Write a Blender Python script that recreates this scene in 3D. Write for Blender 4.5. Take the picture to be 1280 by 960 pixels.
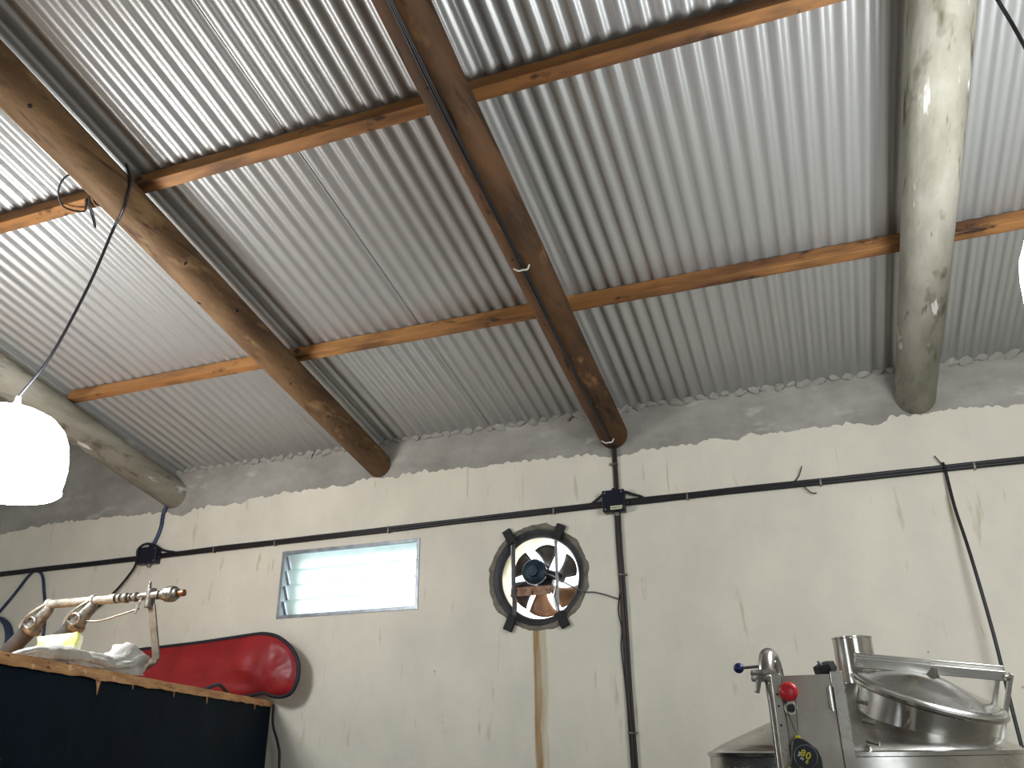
import bpy, math, random
from mathutils import Vector, Matrix, noise, geometry
R = math.radians
PI = math.pi
random.seed(7)
S = bpy.context.scene
C = S.collection
for o in list(bpy.data.objects):
    bpy.data.objects.remove(o)

# ------------------------------------------------------------------ camera
def make_camera():
    p, y, r = 0.41685541, -0.34395364, -0.01357738
    f = Vector((math.sin(y)*math.cos(p), math.cos(y)*math.cos(p), math.sin(p)))
    rt = Vector((math.cos(y), -math.sin(y), 0))
    up = rt.cross(f)
    rt2 = math.cos(r)*rt + math.sin(r)*up
    up2 = -math.sin(r)*rt + math.cos(r)*up
    m = Matrix(((rt2.x, up2.x, -f.x, 0), (rt2.y, up2.y, -f.y, 0), (rt2.z, up2.z, -f.z, 1.5), (0, 0, 0, 1)))
    cd = bpy.data.cameras.new('camera')
    cd.sensor_width = 36
    cd.lens = 1021.81/1280*36
    cd.clip_start = 0.05
    co = bpy.data.objects.new('camera', cd)
    C.objects.link(co)
    co.matrix_world = m
    S.camera = co
make_camera()

# ------------------------------------------------------------------ world, exposure
w = bpy.data.worlds.new('sky')
S.world = w
w.use_nodes = True
bg = w.node_tree.nodes['Background']
bg.inputs[0].default_value = (0.86, 0.94, 1.0, 1)
bg.inputs[1].default_value = 4.0
S.view_settings.view_transform = 'Standard'
S.view_settings.look = 'None'
S.view_settings.exposure = 0.0
S.view_settings.gamma = 1
S.view_settings.use_curve_mapping = False
LAMP_POWER = 42.0
LAMP_COLOR = (0.93, 0.968, 1.0)

# ------------------------------------------------------------------ materials
def lin(c):
    return tuple(((v/255/12.92) if v/255 <= .04045 else ((v/255+.055)/1.055)**2.4) for v in c)

def mat(name, c1, c2=None, scale=6, stretch=(1, 1, 1), rough=.6, metal=0, bump=0, bscale=None, lo=.35, hi=.65,
        spots=None, rough2=None, spec=.5, emit=None, trans=0, detail=5, extra=None, alpha=None):
    m = bpy.data.materials.new(name)
    m.use_nodes = True
    nt = m.node_tree
    N = nt.nodes
    L = nt.links
    b = N['Principled BSDF']
    b.inputs['Roughness'].default_value = rough
    b.inputs['Metallic'].default_value = metal
    b.inputs['Specular IOR Level'].default_value = spec
    b.inputs['Transmission Weight'].default_value = trans
    b.inputs['Base Color'].default_value = (*c1, 1)
    tc = N.new('ShaderNodeTexCoord')
    def noise_node(sc, st, det=detail):
        mp = N.new('ShaderNodeMapping')
        mp.inputs['Scale'].default_value = st
        L.new(tc.outputs['Object'], mp.inputs[0])
        n = N.new('ShaderNodeTexNoise')
        n.inputs['Scale'].default_value = sc
        n.inputs['Detail'].default_value = det
        n.inputs['Roughness'].default_value = .6
        L.new(mp.outputs[0], n.inputs['Vector'])
        return n
    def ramp(src, a, bb, lo, hi):
        r = N.new('ShaderNodeMapRange')
        r.inputs[1].default_value = lo
        r.inputs[2].default_value = hi
        r.inputs[3].default_value = a
        r.inputs[4].default_value = bb
        L.new(src, r.inputs[0])
        return r.outputs[0]
    def mix(fac, A, B):
        x = N.new('ShaderNodeMix')
        x.data_type = 'RGBA'
        L.new(fac, x.inputs[0])
        for v, s in ((A, x.inputs[6]), (B, x.inputs[7])):
            if isinstance(v, tuple):
                s.default_value = (*v, 1)
            else:
                L.new(v, s)
        return x.outputs[2]
    col = c1
    if c2 is not None:
        n = noise_node(scale, stretch)
        fac = ramp(n.outputs[0], 0, 1, lo, hi)
        col = mix(fac, c1, c2)
        if rough2 is not None:
            L.new(ramp(n.outputs[0], rough, rough2, lo, hi), b.inputs['Roughness'])
    for sp in (spots or []):
        sc, sst, ssc, th = sp[:4]
        soft = sp[4] if len(sp) > 4 else .06
        n2 = noise_node(ssc, sst, 3)
        col = mix(ramp(n2.outputs[0], 0, 1, th, th+soft), col, sc)
    if extra:
        col = extra(N, L, tc, mix, ramp, noise_node, col)
    if not isinstance(col, tuple):
        L.new(col, b.inputs['Base Color'])
    if bump:
        n3 = noise_node(bscale or scale*3, stretch)
        bp = N.new('ShaderNodeBump')
        bp.inputs['Strength'].default_value = bump
        bp.inputs['Distance'].default_value = .01
        L.new(n3.outputs[0], bp.inputs['Height'])
        L.new(bp.outputs[0], b.inputs['Normal'])
    if emit:
        b.inputs['Emission Color'].default_value = (*emit[0], 1)
        b.inputs['Emission Strength'].default_value = emit[1]
    return m

def drip(N, L, tc, mix, ramp, nn, col):
    # run of rusty water down the wall below the fan opening
    sep = N.new('ShaderNodeSeparateXYZ')
    L.new(tc.outputs['Object'], sep.inputs[0])
    wob = nn(3, (1, 1, 1.0), 2)
    def strip(x0, hw, soft, strength):
        a = N.new('ShaderNodeMath'); a.operation = 'MULTIPLY_ADD'
        L.new(wob.outputs[0], a.inputs[0]); a.inputs[1].default_value = .03
        L.new(sep.outputs[0], a.inputs[2])
        s = N.new('ShaderNodeMath'); s.operation = 'SUBTRACT'
        L.new(a.outputs[0], s.inputs[0]); s.inputs[1].default_value = x0+.015
        ab = N.new('ShaderNodeMath'); ab.operation = 'ABSOLUTE'
        L.new(s.outputs[0], ab.inputs[0])
        m1 = ramp(ab.outputs[0], strength, 0, hw, hw+soft)
        m2 = ramp(sep.outputs[2], 1, 0, 2.14, 2.16)
        mu = N.new('ShaderNodeMath'); mu.operation = 'MULTIPLY'
        L.new(m1, mu.inputs[0]); L.new(m2, mu.inputs[1])
        st = nn(14, (3, 1, .12), 4)
        mu2 = N.new('ShaderNodeMath'); mu2.operation = 'MULTIPLY'
        L.new(mu.outputs[0], mu2.inputs[0])
        L.new(ramp(st.outputs[0], .35, 1, .3, .6), mu2.inputs[1])
        return mu2.outputs[0]
    col = mix(strip(-1.548, .034, .012, .55), col, lin((178, 160, 120)))
    col = mix(strip(-1.568, .014, .012, .9), col, lin((150, 108, 48)))
    return col

M = {}
M['galv'] = mat('galvanised steel', (.47, .47, .455), (.42, .42, .41), 1.5, (1, .2, 1), .42, .55, detail=2)
M['log'] = mat('brown log', lin((122, 95, 64)), lin((82, 60, 40)), 5, (1, .3, 1), .75, spots=[(lin((70, 48, 31)), (1, .07, 1), 22, .58, .12), (lin((140, 113, 78)), (1, .35, 1), 9, .58, .12), (lin((54, 36, 24)), (1, .6, 1), 15, .66, .08)], bump=.9, bscale=14, spec=.3)
M['log2'] = mat('dark red brown log', lin((112, 78, 49)), lin((70, 50, 33)), 5, (1, .25, 1), .7, spots=[(lin((46, 30, 20)), (1, .07, 1), 20, .57, .12), (lin((130, 96, 62)), (1, .4, 1), 10, .62, .1)], bump=.9, bscale=14, spec=.3)
M['greylog'] = mat('grey weathered log', lin((164, 160, 147)), lin((122, 118, 105)), 4, (1, .3, 1), .9, spots=[(lin((92, 86, 70)), (1, .4, 1), 8, .6, .12), (lin((200, 198, 190)), (1.6, .3, 1), 10, .65), (lin((86, 80, 66)), (1, .06, 1), 24, .62, .1)], bump=.8, bscale=14, spec=.08)
M['pine'] = mat('pine timber', lin((176, 126, 74)), lin((132, 88, 50)), 7, (.1, 1, 1), .65, spots=[(lin((88, 60, 38)), (.25, 1, 1), 7, .46, .2), (lin((58, 40, 28)), (.6, 1, 1), 11, .6, .1)], bump=.35, bscale=22, spec=.3)
M['plaster'] = mat('grey cement render', lin((172, 168, 160)), lin((146, 142, 134)), 3, (1, 1, 1.5), .9, spots=[(lin((190, 186, 178)), (.6, 1, 1.4), 5, .6, .12)], bump=.45, bscale=14, spec=.2)
M['mortar'] = mat('rough mortar', lin((168, 163, 152)), lin((142, 137, 127)), 20, rough=.95, bump=.6, bscale=50, spec=.2)
M['collar'] = mat('damp mortar', lin((138, 133, 120)), lin((104, 99, 88)), 12, rough=.9, bump=.6, bscale=40, spec=.2)
M['paint'] = mat('cream wall paint', lin((230, 223, 206)), lin((216, 210, 195)), 2.2, (1, 1, .8), .62, spots=[(lin((206, 196, 174)), (1.6, 1, .3), 7, .64), (lin((178, 165, 140)), (1, 1, .35), 17, .73), (lin((140, 125, 102)), (1.3, 1, .5), 34, .74), (lin((198, 187, 164)), (2.4, 1, .12), 10, .69)], bump=.35, bscale=9, spec=.35, extra=drip)
M['floor'] = mat('grey concrete floor', lin((140, 136, 128)), lin((110, 106, 100)), 1.2, rough=.6, bump=.1)
M['roomwall'] = mat('pale room walls', lin((205, 200, 188)), lin((185, 180, 168)), 1.2, rough=.8, bump=.1)
M['cable'] = mat('black cable', lin((30, 30, 36)), lin((20, 20, 24)), 10, rough=.45)
M['browncable'] = mat('brown cable', lin((66, 42, 36)), lin((46, 30, 26)), 10, rough=.5)
M['bluecable'] = mat('blue grey cable', lin((52, 66, 98)), lin((38, 48, 74)), 10, rough=.45)
M['box'] = mat('navy plastic', lin((20, 24, 44)), lin((14, 17, 34)), 8, rough=.35)
M['whiteplastic'] = mat('white plastic', lin((226, 224, 214)), lin((206, 204, 194)), 10, rough=.45)
M['sticker'] = mat('pale sticker', lin((214, 214, 178)), lin((196, 196, 160)), 30, rough=.6)
M['ink'] = mat('dark ink', lin((60, 58, 50)), lin((44, 42, 36)), 30, rough=.7)
M['alu'] = mat('aluminium frame', lin((176, 180, 184)), lin((140, 146, 152)), 14, rough=.42, metal=.6, bump=.05)
M['glass'] = mat('frosted louvre glass', lin((226, 240, 236)), lin((206, 226, 222)), 8, rough=.45, trans=.85)
M['darksteel'] = mat('dark painted steel', lin((82, 82, 86)), lin((52, 52, 56)), 6, rough=.55, metal=.3, bump=.1)
M['goldglowduct'] = mat('galvanised duct tinted with gold glow', (.62, .50, .28), (.50, .40, .22), 8, rough=.4, metal=.5)  # gold of the warm daylight glow is put into the duct's base colour
M['motor'] = mat('blue motor paint', lin((26, 56, 72)), lin((16, 36, 48)), 16, rough=.4, metal=.2)
M['blade'] = mat('dark fan blade', lin((88, 84, 84)), lin((58, 54, 54)), 9, rough=.4, metal=.5)
M['copper'] = mat('rusty blade', lin((170, 128, 100)), lin((140, 100, 78)), 9, rough=.45, metal=.3)
M['rust'] = mat('rusty plate', lin((176, 140, 116)), lin((128, 92, 70)), 18, rough=.8, spots=[(lin((74, 48, 36)), (1, 1, 1), 40, .6)])
M['rubber'] = mat('black rubber', lin((34, 33, 34)), lin((22, 21, 22)), 14, rough=.7, bump=.1)
M['steelrod'] = mat('steel rod', lin((168, 168, 168)), lin((120, 118, 116)), 20, rough=.35, metal=.8)
M['ink2'] = mat('brown scratch', lin((146, 130, 104)), lin((92, 80, 62)), 60, rough=.8)
M['blackply'] = mat('dark blue painted plywood', lin((11, 22, 33)), lin((17, 31, 43)), 2.2, (1, 1, 1), .5, spots=[(lin((18, 34, 44)), (1, 1, 1), 5, .62, .15), (lin((112, 116, 116)), (1, 1, .7), 30, .745)], bump=.12, bscale=12, spec=.02)
M['ply'] = mat('raw plywood edge', lin((214, 164, 112)), lin((172, 122, 78)), 9, (1, .5, 5), .75, spots=[(lin((104, 68, 44)), (1, 1, 3), 16, .63), (lin((226, 194, 150)), (1, 1, 2), 14, .64)], bump=.5, bscale=30)
M['redbag'] = mat('red vinyl', lin((160, 36, 40)), lin((122, 26, 32)), 3, rough=.42, bump=.5, bscale=6, spec=.45)
M['piping'] = mat('navy black binding', lin((26, 28, 38)), lin((18, 20, 28)), 20, rough=.6)
M['sack'] = mat('white woven sack', lin((200, 197, 190)), lin((160, 156, 148)), 12, rough=.55, bump=.8, bscale=20)
M['hivis'] = mat('yellow packet', lin((226, 232, 120)), lin((236, 238, 214)), 16, rough=.45, lo=.45, hi=.55)
M['castmetal'] = mat('dull cast fittings', lin((150, 145, 136)), lin((88, 83, 76)), 30, rough=.38, metal=.75, bump=.3)
M['header'] = mat('grey painted pipe', lin((164, 158, 144)), lin((108, 102, 92)), 22, rough=.5, metal=.3, bump=.2)
M['hose'] = mat('grey rubber hose', lin((66, 62, 58)), lin((44, 41, 38)), 14, rough=.6, bump=.1)
M['flatbar'] = mat('tarnished flat bar', lin((132, 120, 104)), lin((100, 88, 74)), 20, rough=.5, metal=.5)
M['brass'] = mat('brass nozzle', lin((150, 100, 68)), lin((112, 72, 48)), 30, rough=.4, metal=.7)
M['stainless'] = mat('brushed stainless', (.56, .54, .50), (.42, .40, .37), 5, (1, 1, 2), .2, 1.0, rough2=.34, bump=.015, bscale=20)
M['polished'] = mat('polished stainless', (.58, .56, .53), (.40, .385, .36), 9, (1, 1, 1), .12, 1.0, rough2=.28, bump=.04, bscale=10)
M['panelsteel'] = mat('stained stainless sheet', (.40, .365, .315), (.28, .25, .21), 7, (1, 1, .7), .38, .85, rough2=.52, bump=.05, bscale=26)
M['redplastic'] = mat('red plastic', lin((206, 40, 50)), lin((190, 32, 42)), 20, rough=.35)
M['blueplastic'] = mat('dark blue plastic', lin((24, 34, 92)), lin((18, 26, 76)), 20, rough=.3)
M['blackplastic'] = mat('black plastic', lin((30, 31, 36)), lin((20, 21, 25)), 20, rough=.4)
M['yellowplastic'] = mat('yellow plastic', lin((222, 206, 28)), lin((200, 184, 20)), 20, rough=.4)
M['lampglow'] = mat('glowing opal shade', (.9, .9, .9), (.86, .86, .86), 4, rough=.3, emit=(LAMP_COLOR, LAMP_POWER))
M['knot'] = mat('dark bolt hole', lin((30, 22, 16)), lin((20, 15, 11)), 30, rough=.9)

# ------------------------------------------------------------------ mesh helpers
class MB:
    def __init__(s):
        s.v = []
        s.f = []
    def add(s, vs, fs):
        k = len(s.v)
        s.v += [Vector(v) for v in vs]
        s.f += [tuple(i+k for i in f) for f in fs]
        return s
    def box(s, lo, hi, mtx=None):
        x0, y0, z0 = lo
        x1, y1, z1 = hi
        vs = [Vector(p) for p in ((x0, y0, z0), (x1, y0, z0), (x1, y1, z0), (x0, y1, z0), (x0, y0, z1), (x1, y0, z1), (x1, y1, z1), (x0, y1, z1))]
        if mtx:
            vs = [mtx @ p for p in vs]
        return s.add(vs, [(3, 2, 1, 0), (4, 5, 6, 7), (0, 1, 5, 4), (1, 2, 6, 5), (2, 3, 7, 6), (3, 0, 4, 7)])
    def bar(s, a, b, wd, th, up=(0, 0, 1)):
        a = Vector(a); b = Vector(b)
        d = (b-a).normalized()
        u = Vector(up)
        x = d.cross(u)
        if x.length < 1e-4:
            x = d.cross(Vector((1, 0, 0)))
        x.normalize()
        z = x.cross(d)
        m = Matrix(((x.x, d.x, z.x, a.x), (x.y, d.y, z.y, a.y), (x.z, d.z, z.z, a.z), (0, 0, 0, 1)))
        return s.box((-wd/2, 0, -th/2), (wd/2, (b-a).length, th/2), m)
    def tube(s, pts, r, n=10, cap=True, closed=False, sub=1):
        P = [Vector(p) for p in pts]
        if sub > 1:
            Q = []
            m = len(P)
            rng = range(m if closed else m-1)
            for i in rng:
                p1 = P[i]; p2 = P[(i+1) % m]
                p0 = P[(i-1) % m] if (closed or i > 0) else p1*2-p2
                p3 = P[(i+2) % m] if (closed or i+2 < m) else p2*2-p1
                for k in range(sub):
                    t = k/sub
                    Q.append(.5*((2*p1)+(-p0+p2)*t+(2*p0-5*p1+4*p2-p3)*t*t+(-p0+3*p1-3*p2+p3)*t**3))
            if not closed:
                Q.append(P[-1])
            P = Q
        m = len(P)
        rr = r if isinstance(r, (list, tuple)) else None
        if rr and len(rr) != m:
            rr = [rr[0]+(rr[-1]-rr[0])*i/(m-1) for i in range(m)]
        vs = []
        px = None
        for i in range(m):
            if closed:
                d = P[(i+1) % m]-P[i-1]
            else:
                d = P[min(i+1, m-1)]-P[max(i-1, 0)]
            d.normalize()
            if px is None:
                px = d.cross(Vector((0, 0, 1)))
                if px.length < .1:
                    px = d.cross(Vector((1, 0, 0)))
            px = px-d*px.dot(d)
            px.normalize()
            py = d.cross(px)
            q = rr[i] if rr else r
            for k in range(n):
                a = 2*PI*k/n
                vs.append(P[i]+(px*math.cos(a)+py*math.sin(a))*q)
        fs = []
        for i in range(m if closed else m-1):
            j = (i+1) % m
            for k in range(n):
                fs.append((i*n+k, i*n+(k+1) % n, j*n+(k+1) % n, j*n+k))
        if cap and not closed:
            fs.append(tuple(reversed(range(n))))
            fs.append(tuple((m-1)*n+k for k in range(n)))
        return s.add(vs, fs)
    def lathe(s, prof, mtx=None, n=24, closed=False):
        # prof: list of (radius, height) turned about local z
        vs = []
        for (r, z) in prof:
            for k in range(n):
                a = 2*PI*k/n
                p = Vector((r*math.cos(a), r*math.sin(a), z))
                vs.append(mtx @ p if mtx else p)
        fs = []
        m = len(prof)
        for i in range(m if closed else m-1):
            j = (i+1) % m
            for k in range(n):
                fs.append((i*n+k, i*n+(k+1) % n, j*n+(k+1) % n, j*n+k))
        if not closed:
            if prof[0][0] > 1e-6:
                fs.append(tuple(reversed(range(n))))
            if prof[-1][0] > 1e-6:
                fs.append(tuple((m-1)*n+k for k in range(n)))
        return s.add(vs, fs)
    def plate(s, loops, y0, y1, horizontal=False):
        # polygon with holes in x-z, thickness from y0 to y1  (or in x-y, from z0 to z1)
        L3 = [[Vector((p[0], p[1], 0)) for p in lp] for lp in loops]
        tris = geometry.tessellate_polygon(L3)
        flat = [p for lp in L3 for p in lp]
        n = len(flat)
        def put(p, h):
            return Vector((p.x, p.y, h)) if horizontal else Vector((p.x, h, p.y))
        vs = [put(p, y0) for p in flat]+[put(p, y1) for p in flat]
        fs = [tuple(t) for t in tris]+[tuple(i+n for i in reversed(t)) for t in tris]
        k = 0
        for lp in L3:
            m = len(lp)
            for i in range(m):
                j = (i+1) % m
                fs.append((k+i, k+j, n+k+j, n+k+i))
            k += m
        return s.add(vs, fs)
    def build(s, name, mt, parent=None, origin=None, smooth=35, bevel=0, recalc=False):
        me = bpy.data.meshes.new(name)
        o0 = Vector(origin) if origin else Vector((0, 0, 0))
        me.from_pydata([v-o0 for v in s.v], [], s.f)
        me.materials.append(M[mt])
        if recalc:
            import bmesh
            bm = bmesh.new(); bm.from_mesh(me)
            bmesh.ops.recalc_face_normals(bm, faces=bm.faces)
            bm.to_mesh(me); bm.free()
        if smooth:
            me.polygons.foreach_set('use_smooth', [True]*len(me.polygons))
            me.set_sharp_from_angle(angle=R(smooth))
        o = bpy.data.objects.new(name, me)
        C.objects.link(o)
        if parent:
            o.parent = parent
            o.location = o0-world_loc(parent)
        else:
            o.location = o0
        if bevel:
            b = o.modifiers.new('bevel', 'BEVEL')
            b.width = bevel
            b.segments = 2
            b.limit_method = 'ANGLE'
        return o

def world_loc(o):
    l = Vector(o.location)
    while o.parent:
        o = o.parent
        l += o.location
    return l

def tag(o, label, cat, group=None):
    o['label'] = label
    o['category'] = cat
    if group:
        o['group'] = group
    return o

def thing(name, label, cat, loc, group=None):
    o = bpy.data.objects.new(name, None)
    C.objects.link(o)
    o.location = loc
    return tag(o, label, cat, group)

def struct(o):
    o['kind'] = 'structure'
    return o

def axis_matrix(origin, zdir, xhint=(1, 0, 0)):
    z = Vector(zdir).normalized()
    x = Vector(xhint)
    x = x-z*x.dot(z)
    if x.length < 1e-4:
        x = Vector((0, 1, 0))-z*z.y
    x.normalize()
    y = z.cross(x)
    o = Vector(origin)
    return Matrix(((x.x, y.x, z.x, o.x), (x.y, y.y, z.y, o.y), (x.z, y.z, z.z, o.z), (0, 0, 0, 1)))

def part_label(o, t):
    o['label'] = t
    return o

# ------------------------------------------------------------------ the room
D = 4.75                      # back wall face
TA = math.tan(0.2029)         # roof slope
ZT = 1.5+.408*D               # underside of roof at the back wall
XL, XR, YB = -7.5, 3.2, -3.0
def zr(y):
    return ZT+(D-y)*TA

fl = struct(MB().box((XL-.2, YB-4, -.15), (XR+.2, D+.25, 0)).build('floor', 'floor', smooth=0))

FX, FZ = -1.55, 2.435         # fan opening
WX0, WX1, WZ0, WZ1 = -3.39, -2.345, 2.292, 2.742
def circle(cx, cz, r, n=64, jit=0, seed=0):
    out = []
    for k in range(n):
        a = 2*PI*k/n
        q = r+jit*noise.fractal(Vector((math.cos(a)*3+seed, math.sin(a)*3, seed)), .8, 2, 4)
        out.append((cx+q*math.cos(a), cz+q*math.sin(a)))
    return out
def rect(x0, x1, z0, z1):
    return [(x0, z0), (x1, z0), (x1, z1), (x0, z1)]
wall_out = [(XL, 0), (XR, 0), (XR, ZT+.05), (-4.5, ZT+.05), (-4.5, ZT+.55), (XL, ZT+.55)]
wb = struct(MB().plate([wall_out, circle(FX, FZ, .295), rect(WX0+.02, WX1-.02, WZ0+.02, WZ1-.02)], D, D+.2).build('wall_back', 'plaster', smooth=30, origin=(0, D, 0), recalc=True))

# cream coat of paint with its ragged upper edge
edge = [(-7.4, 3.11), (-6.134, 3.122), (-5.635, 3.155), (-5.066, 3.147), (-4.528, 3.142), (-4.334, 3.092), (-4.159, 3.129), (-3.808, 3.139), (-3.505, 3.165), (-3.175, 3.169), (-2.888, 3.177), (-2.64, 3.188),
        (-2.162, 3.187), (-1.709, 3.174), (-1.438, 3.173), (-1.201, 3.158), (-1.03, 3.13), (-.972, 3.139), (-.724, 3.148), (-.529, 3.158), (-.387, 3.159), (-.112, 3.151), (.069, 3.161), (.328, 3.153), (.4, 3.14), (.451, 3.122),
        (.5, 3.128), (.538, 3.147), (.745, 3.16), (.905, 3.16), (1.21, 3.137), (2.2, 3.15), (3.15, 3.15)]
def edge_z(x):
    for (a, za), (b, zb) in zip(edge, edge[1:]):
        if a <= x <= b:
            return za+(zb-za)*(x-a)/(b-a)
    return 3.14
top = []
x = XR-.005
while x > XL+.005:
    z = edge_z(x)-.008+.020*noise.fractal(Vector((x*8, 3.1, 0)), .9, 2, 4)+.030*abs(noise.noise(Vector((x*17, 9, 0))))+.010*abs(noise.noise(Vector((x*55, 2, 0))))
    top.append((x, z))
    x -= .008
coat = [(XL+.005, 0.002), (XR-.005, 0.002)]+top
MB().plate([coat, circle(FX, FZ, .312, 64, .012, 3), rect(WX0, WX1, WZ0, WZ1)], D-.009, D-.0005).build('paint_coat', 'paint', wb, origin=(0, D, 0), smooth=30, recalc=True)

# mortar pushed up into the corrugations along the wall head
pitch = 1.005/13
blob_meshes = []
for v in range(4):
    m = MB()
    vs, fs = [], []
    n, q = 9, 6
    for i in range(q+1):
        th = PI*i/q
        for k in range(n):
            a = 2*PI*k/n
            p = Vector((math.sin(th)*math.cos(a)*.042, math.sin(th)*math.sin(a)*.016, math.cos(th)*.030))
            p *= 1+.6*noise.noise(p*75+Vector((v*7, 0, 0)))
            vs.append(p)
    for i in range(q):
        for k in range(n):
            fs.append((i*n+k, (i+1)*n+k, (i+1)*n+(k+1) % n, i*n+(k+1) % n))
    m.add(vs, fs)
    o = m.build('mortar_blob', 'plaster', wb, origin=(0, 0, 0), smooth=60)
    blob_meshes.append(o)
k = 0
x = .145-58*pitch
while x < 2.2:
    if k < 4:
        o = blob_meshes[k]
    else:
        o = blob_meshes[random.randrange(4)].copy()
        C.objects.link(o)
    sc = random.uniform(.75, 1.2)
    o.parent = wb
    o.location = (x+random.uniform(-.008, .008), -.001+random.uniform(-.006, .003), ZT+.006+random.uniform(-.008, .008))
    o.scale = (sc*random.uniform(.8, 1.2), sc, sc*random.uniform(.7, 1.1))
    o.rotation_euler = (0, random.uniform(-.5, .5), random.choice((0, PI))+random.uniform(-.3, .3))
    k += 1
    x += pitch

# other walls (behind and beside the photographer)
struct(MB().box((XL-.2, YB-.2, 0), (XL, D+.2, ZT+2.4)).build('wall_left', 'roomwall', smooth=0))
struct(MB().box((XR, YB-.2, 0), (XR+.2, D+.2, ZT+1.9)).build('wall_right', 'roomwall', smooth=0))
struct(MB().plate([[(XL, 0), (-6.6, 0), (-6.6, 2.8), (-4.4, 2.8), (-4.4, 0), (.9, 0), (.9, 2.8), (2.9, 2.8), (2.9, 0), (XR, 0), (XR, 5.6), (XL, 5.6)]], YB-.2, YB).build('wall_rear', 'roomwall', smooth=0, recalc=True))

# roof: corrugated sheets, each lapped over its neighbour
ceil = bpy.data.objects.new('ceiling', None)
C.objects.link(ceil)
ceil.location = (0, D, ZT)
ceil['kind'] = 'structure'
ROOF_Y0 = YB-.1
def sheet_mesh(width, phase_end):
    # right edge at local x = 0 (phase_end corrugations), runs to -width
    seg = 14
    n = int(round(width/pitch*seg))
    m = MB()
    ys = [D+.12, 4.2, 3.0, 1.5, 0, ROOF_Y0]
    vs = []
    for y in ys:
        for i in range(n+1):
            xx = -width+width*i/n
            ph = math.cos(2*PI*(xx/pitch))
            # slightly flattened sine
            zz = .0092*(ph-.10*math.cos(3*2*PI*xx/pitch))+.009
            vs.append((xx, y-D, zz+(D-y)*TA))
    for y in ys:
        for i in range(n+1):
            xx = -width+width*i/n
            ph = math.cos(2*PI*(xx/pitch))
            zz = .0092*(ph-.10*math.cos(3*2*PI*xx/pitch))+.009+.0012
            vs.append((xx, y-D, zz+(D-y)*TA))
    w1 = n+1
    off = len(ys)*w1
    fs = []
    for j in range(len(ys)-1):
        for i in range(n):
            fs.append((j*w1+i, j*w1+i+1, (j+1)*w1+i+1, (j+1)*w1+i))
            fs.append((off+j*w1+i, off+(j+1)*w1+i, off+(j+1)*w1+i+1, off+j*w1+i+1))
        fs.append((j*w1+n, off+j*w1+n, off+(j+1)*w1+n, (j+1)*w1+n))
        fs.append((j*w1, (j+1)*w1, off+(j+1)*w1, off+j*w1))
    m.add(vs, fs)
    return m
s0 = None
for k in range(-4, 4):
    xe = .145+1.005*k
    if k == -4:
        o = sheet_mesh(xe+4.44, 0).build('roof_sheet', 'galv', ceil, origin=(0, 0, 0), smooth=60)
    elif s0 is None:
        s0 = o = sheet_mesh(1.005+pitch*.62, 0).build('roof_sheet', 'galv', ceil, origin=(0, 0, 0), smooth=60)
    else:
        o = s0.copy()
        C.objects.link(o)
    o.parent = ceil
    o.location = (xe, 0, 0)
    o.rotation_euler = (0, R(.22), 0)
# plain rendered ceiling over the bay beyond the last log, and an unseen panel added to block the light leak between the two levels
zc = .5
MB().add([(XL, D+.2, ZT+zc-.2*TA), (-4.44, D+.2, ZT+zc-.2*TA), (-4.44, ROOF_Y0, zr(ROOF_Y0)+zc), (XL, ROOF_Y0, zr(ROOF_Y0)+zc),
          (XL, D+.2, ZT+zc+.1), (-4.44, D+.2, ZT+zc+.1), (-4.44, ROOF_Y0, zr(ROOF_Y0)+zc+.1), (XL, ROOF_Y0, zr(ROOF_Y0)+zc+.1)],
         [(0, 3, 2, 1), (4, 5, 6, 7), (0, 1, 5, 4), (1, 2, 6, 5), (2, 3, 7, 6), (3, 0, 4, 7)]).build('rendered_slab', 'plaster', ceil, origin=(0, D, ZT), smooth=0)
MB().add([(-4.5, D+.2, ZT-.2*TA-.03), (-4.44, D+.2, ZT-.2*TA-.03), (-4.44, ROOF_Y0, zr(ROOF_Y0)-.03), (-4.5, ROOF_Y0, zr(ROOF_Y0)-.03),
          (-4.5, D+.2, ZT+zc+.05), (-4.44, D+.2, ZT+zc+.05), (-4.44, ROOF_Y0, zr(ROOF_Y0)+zc+.05), (-4.5, ROOF_Y0, zr(ROOF_Y0)+zc+.05)],
         [(0, 3, 2, 1), (4, 5, 6, 7), (0, 1, 5, 4), (1, 2, 6, 5), (2, 3, 7, 6), (3, 0, 4, 7)]).build('light_stop', 'plaster', ceil, origin=(0, D, ZT), smooth=0)

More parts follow.
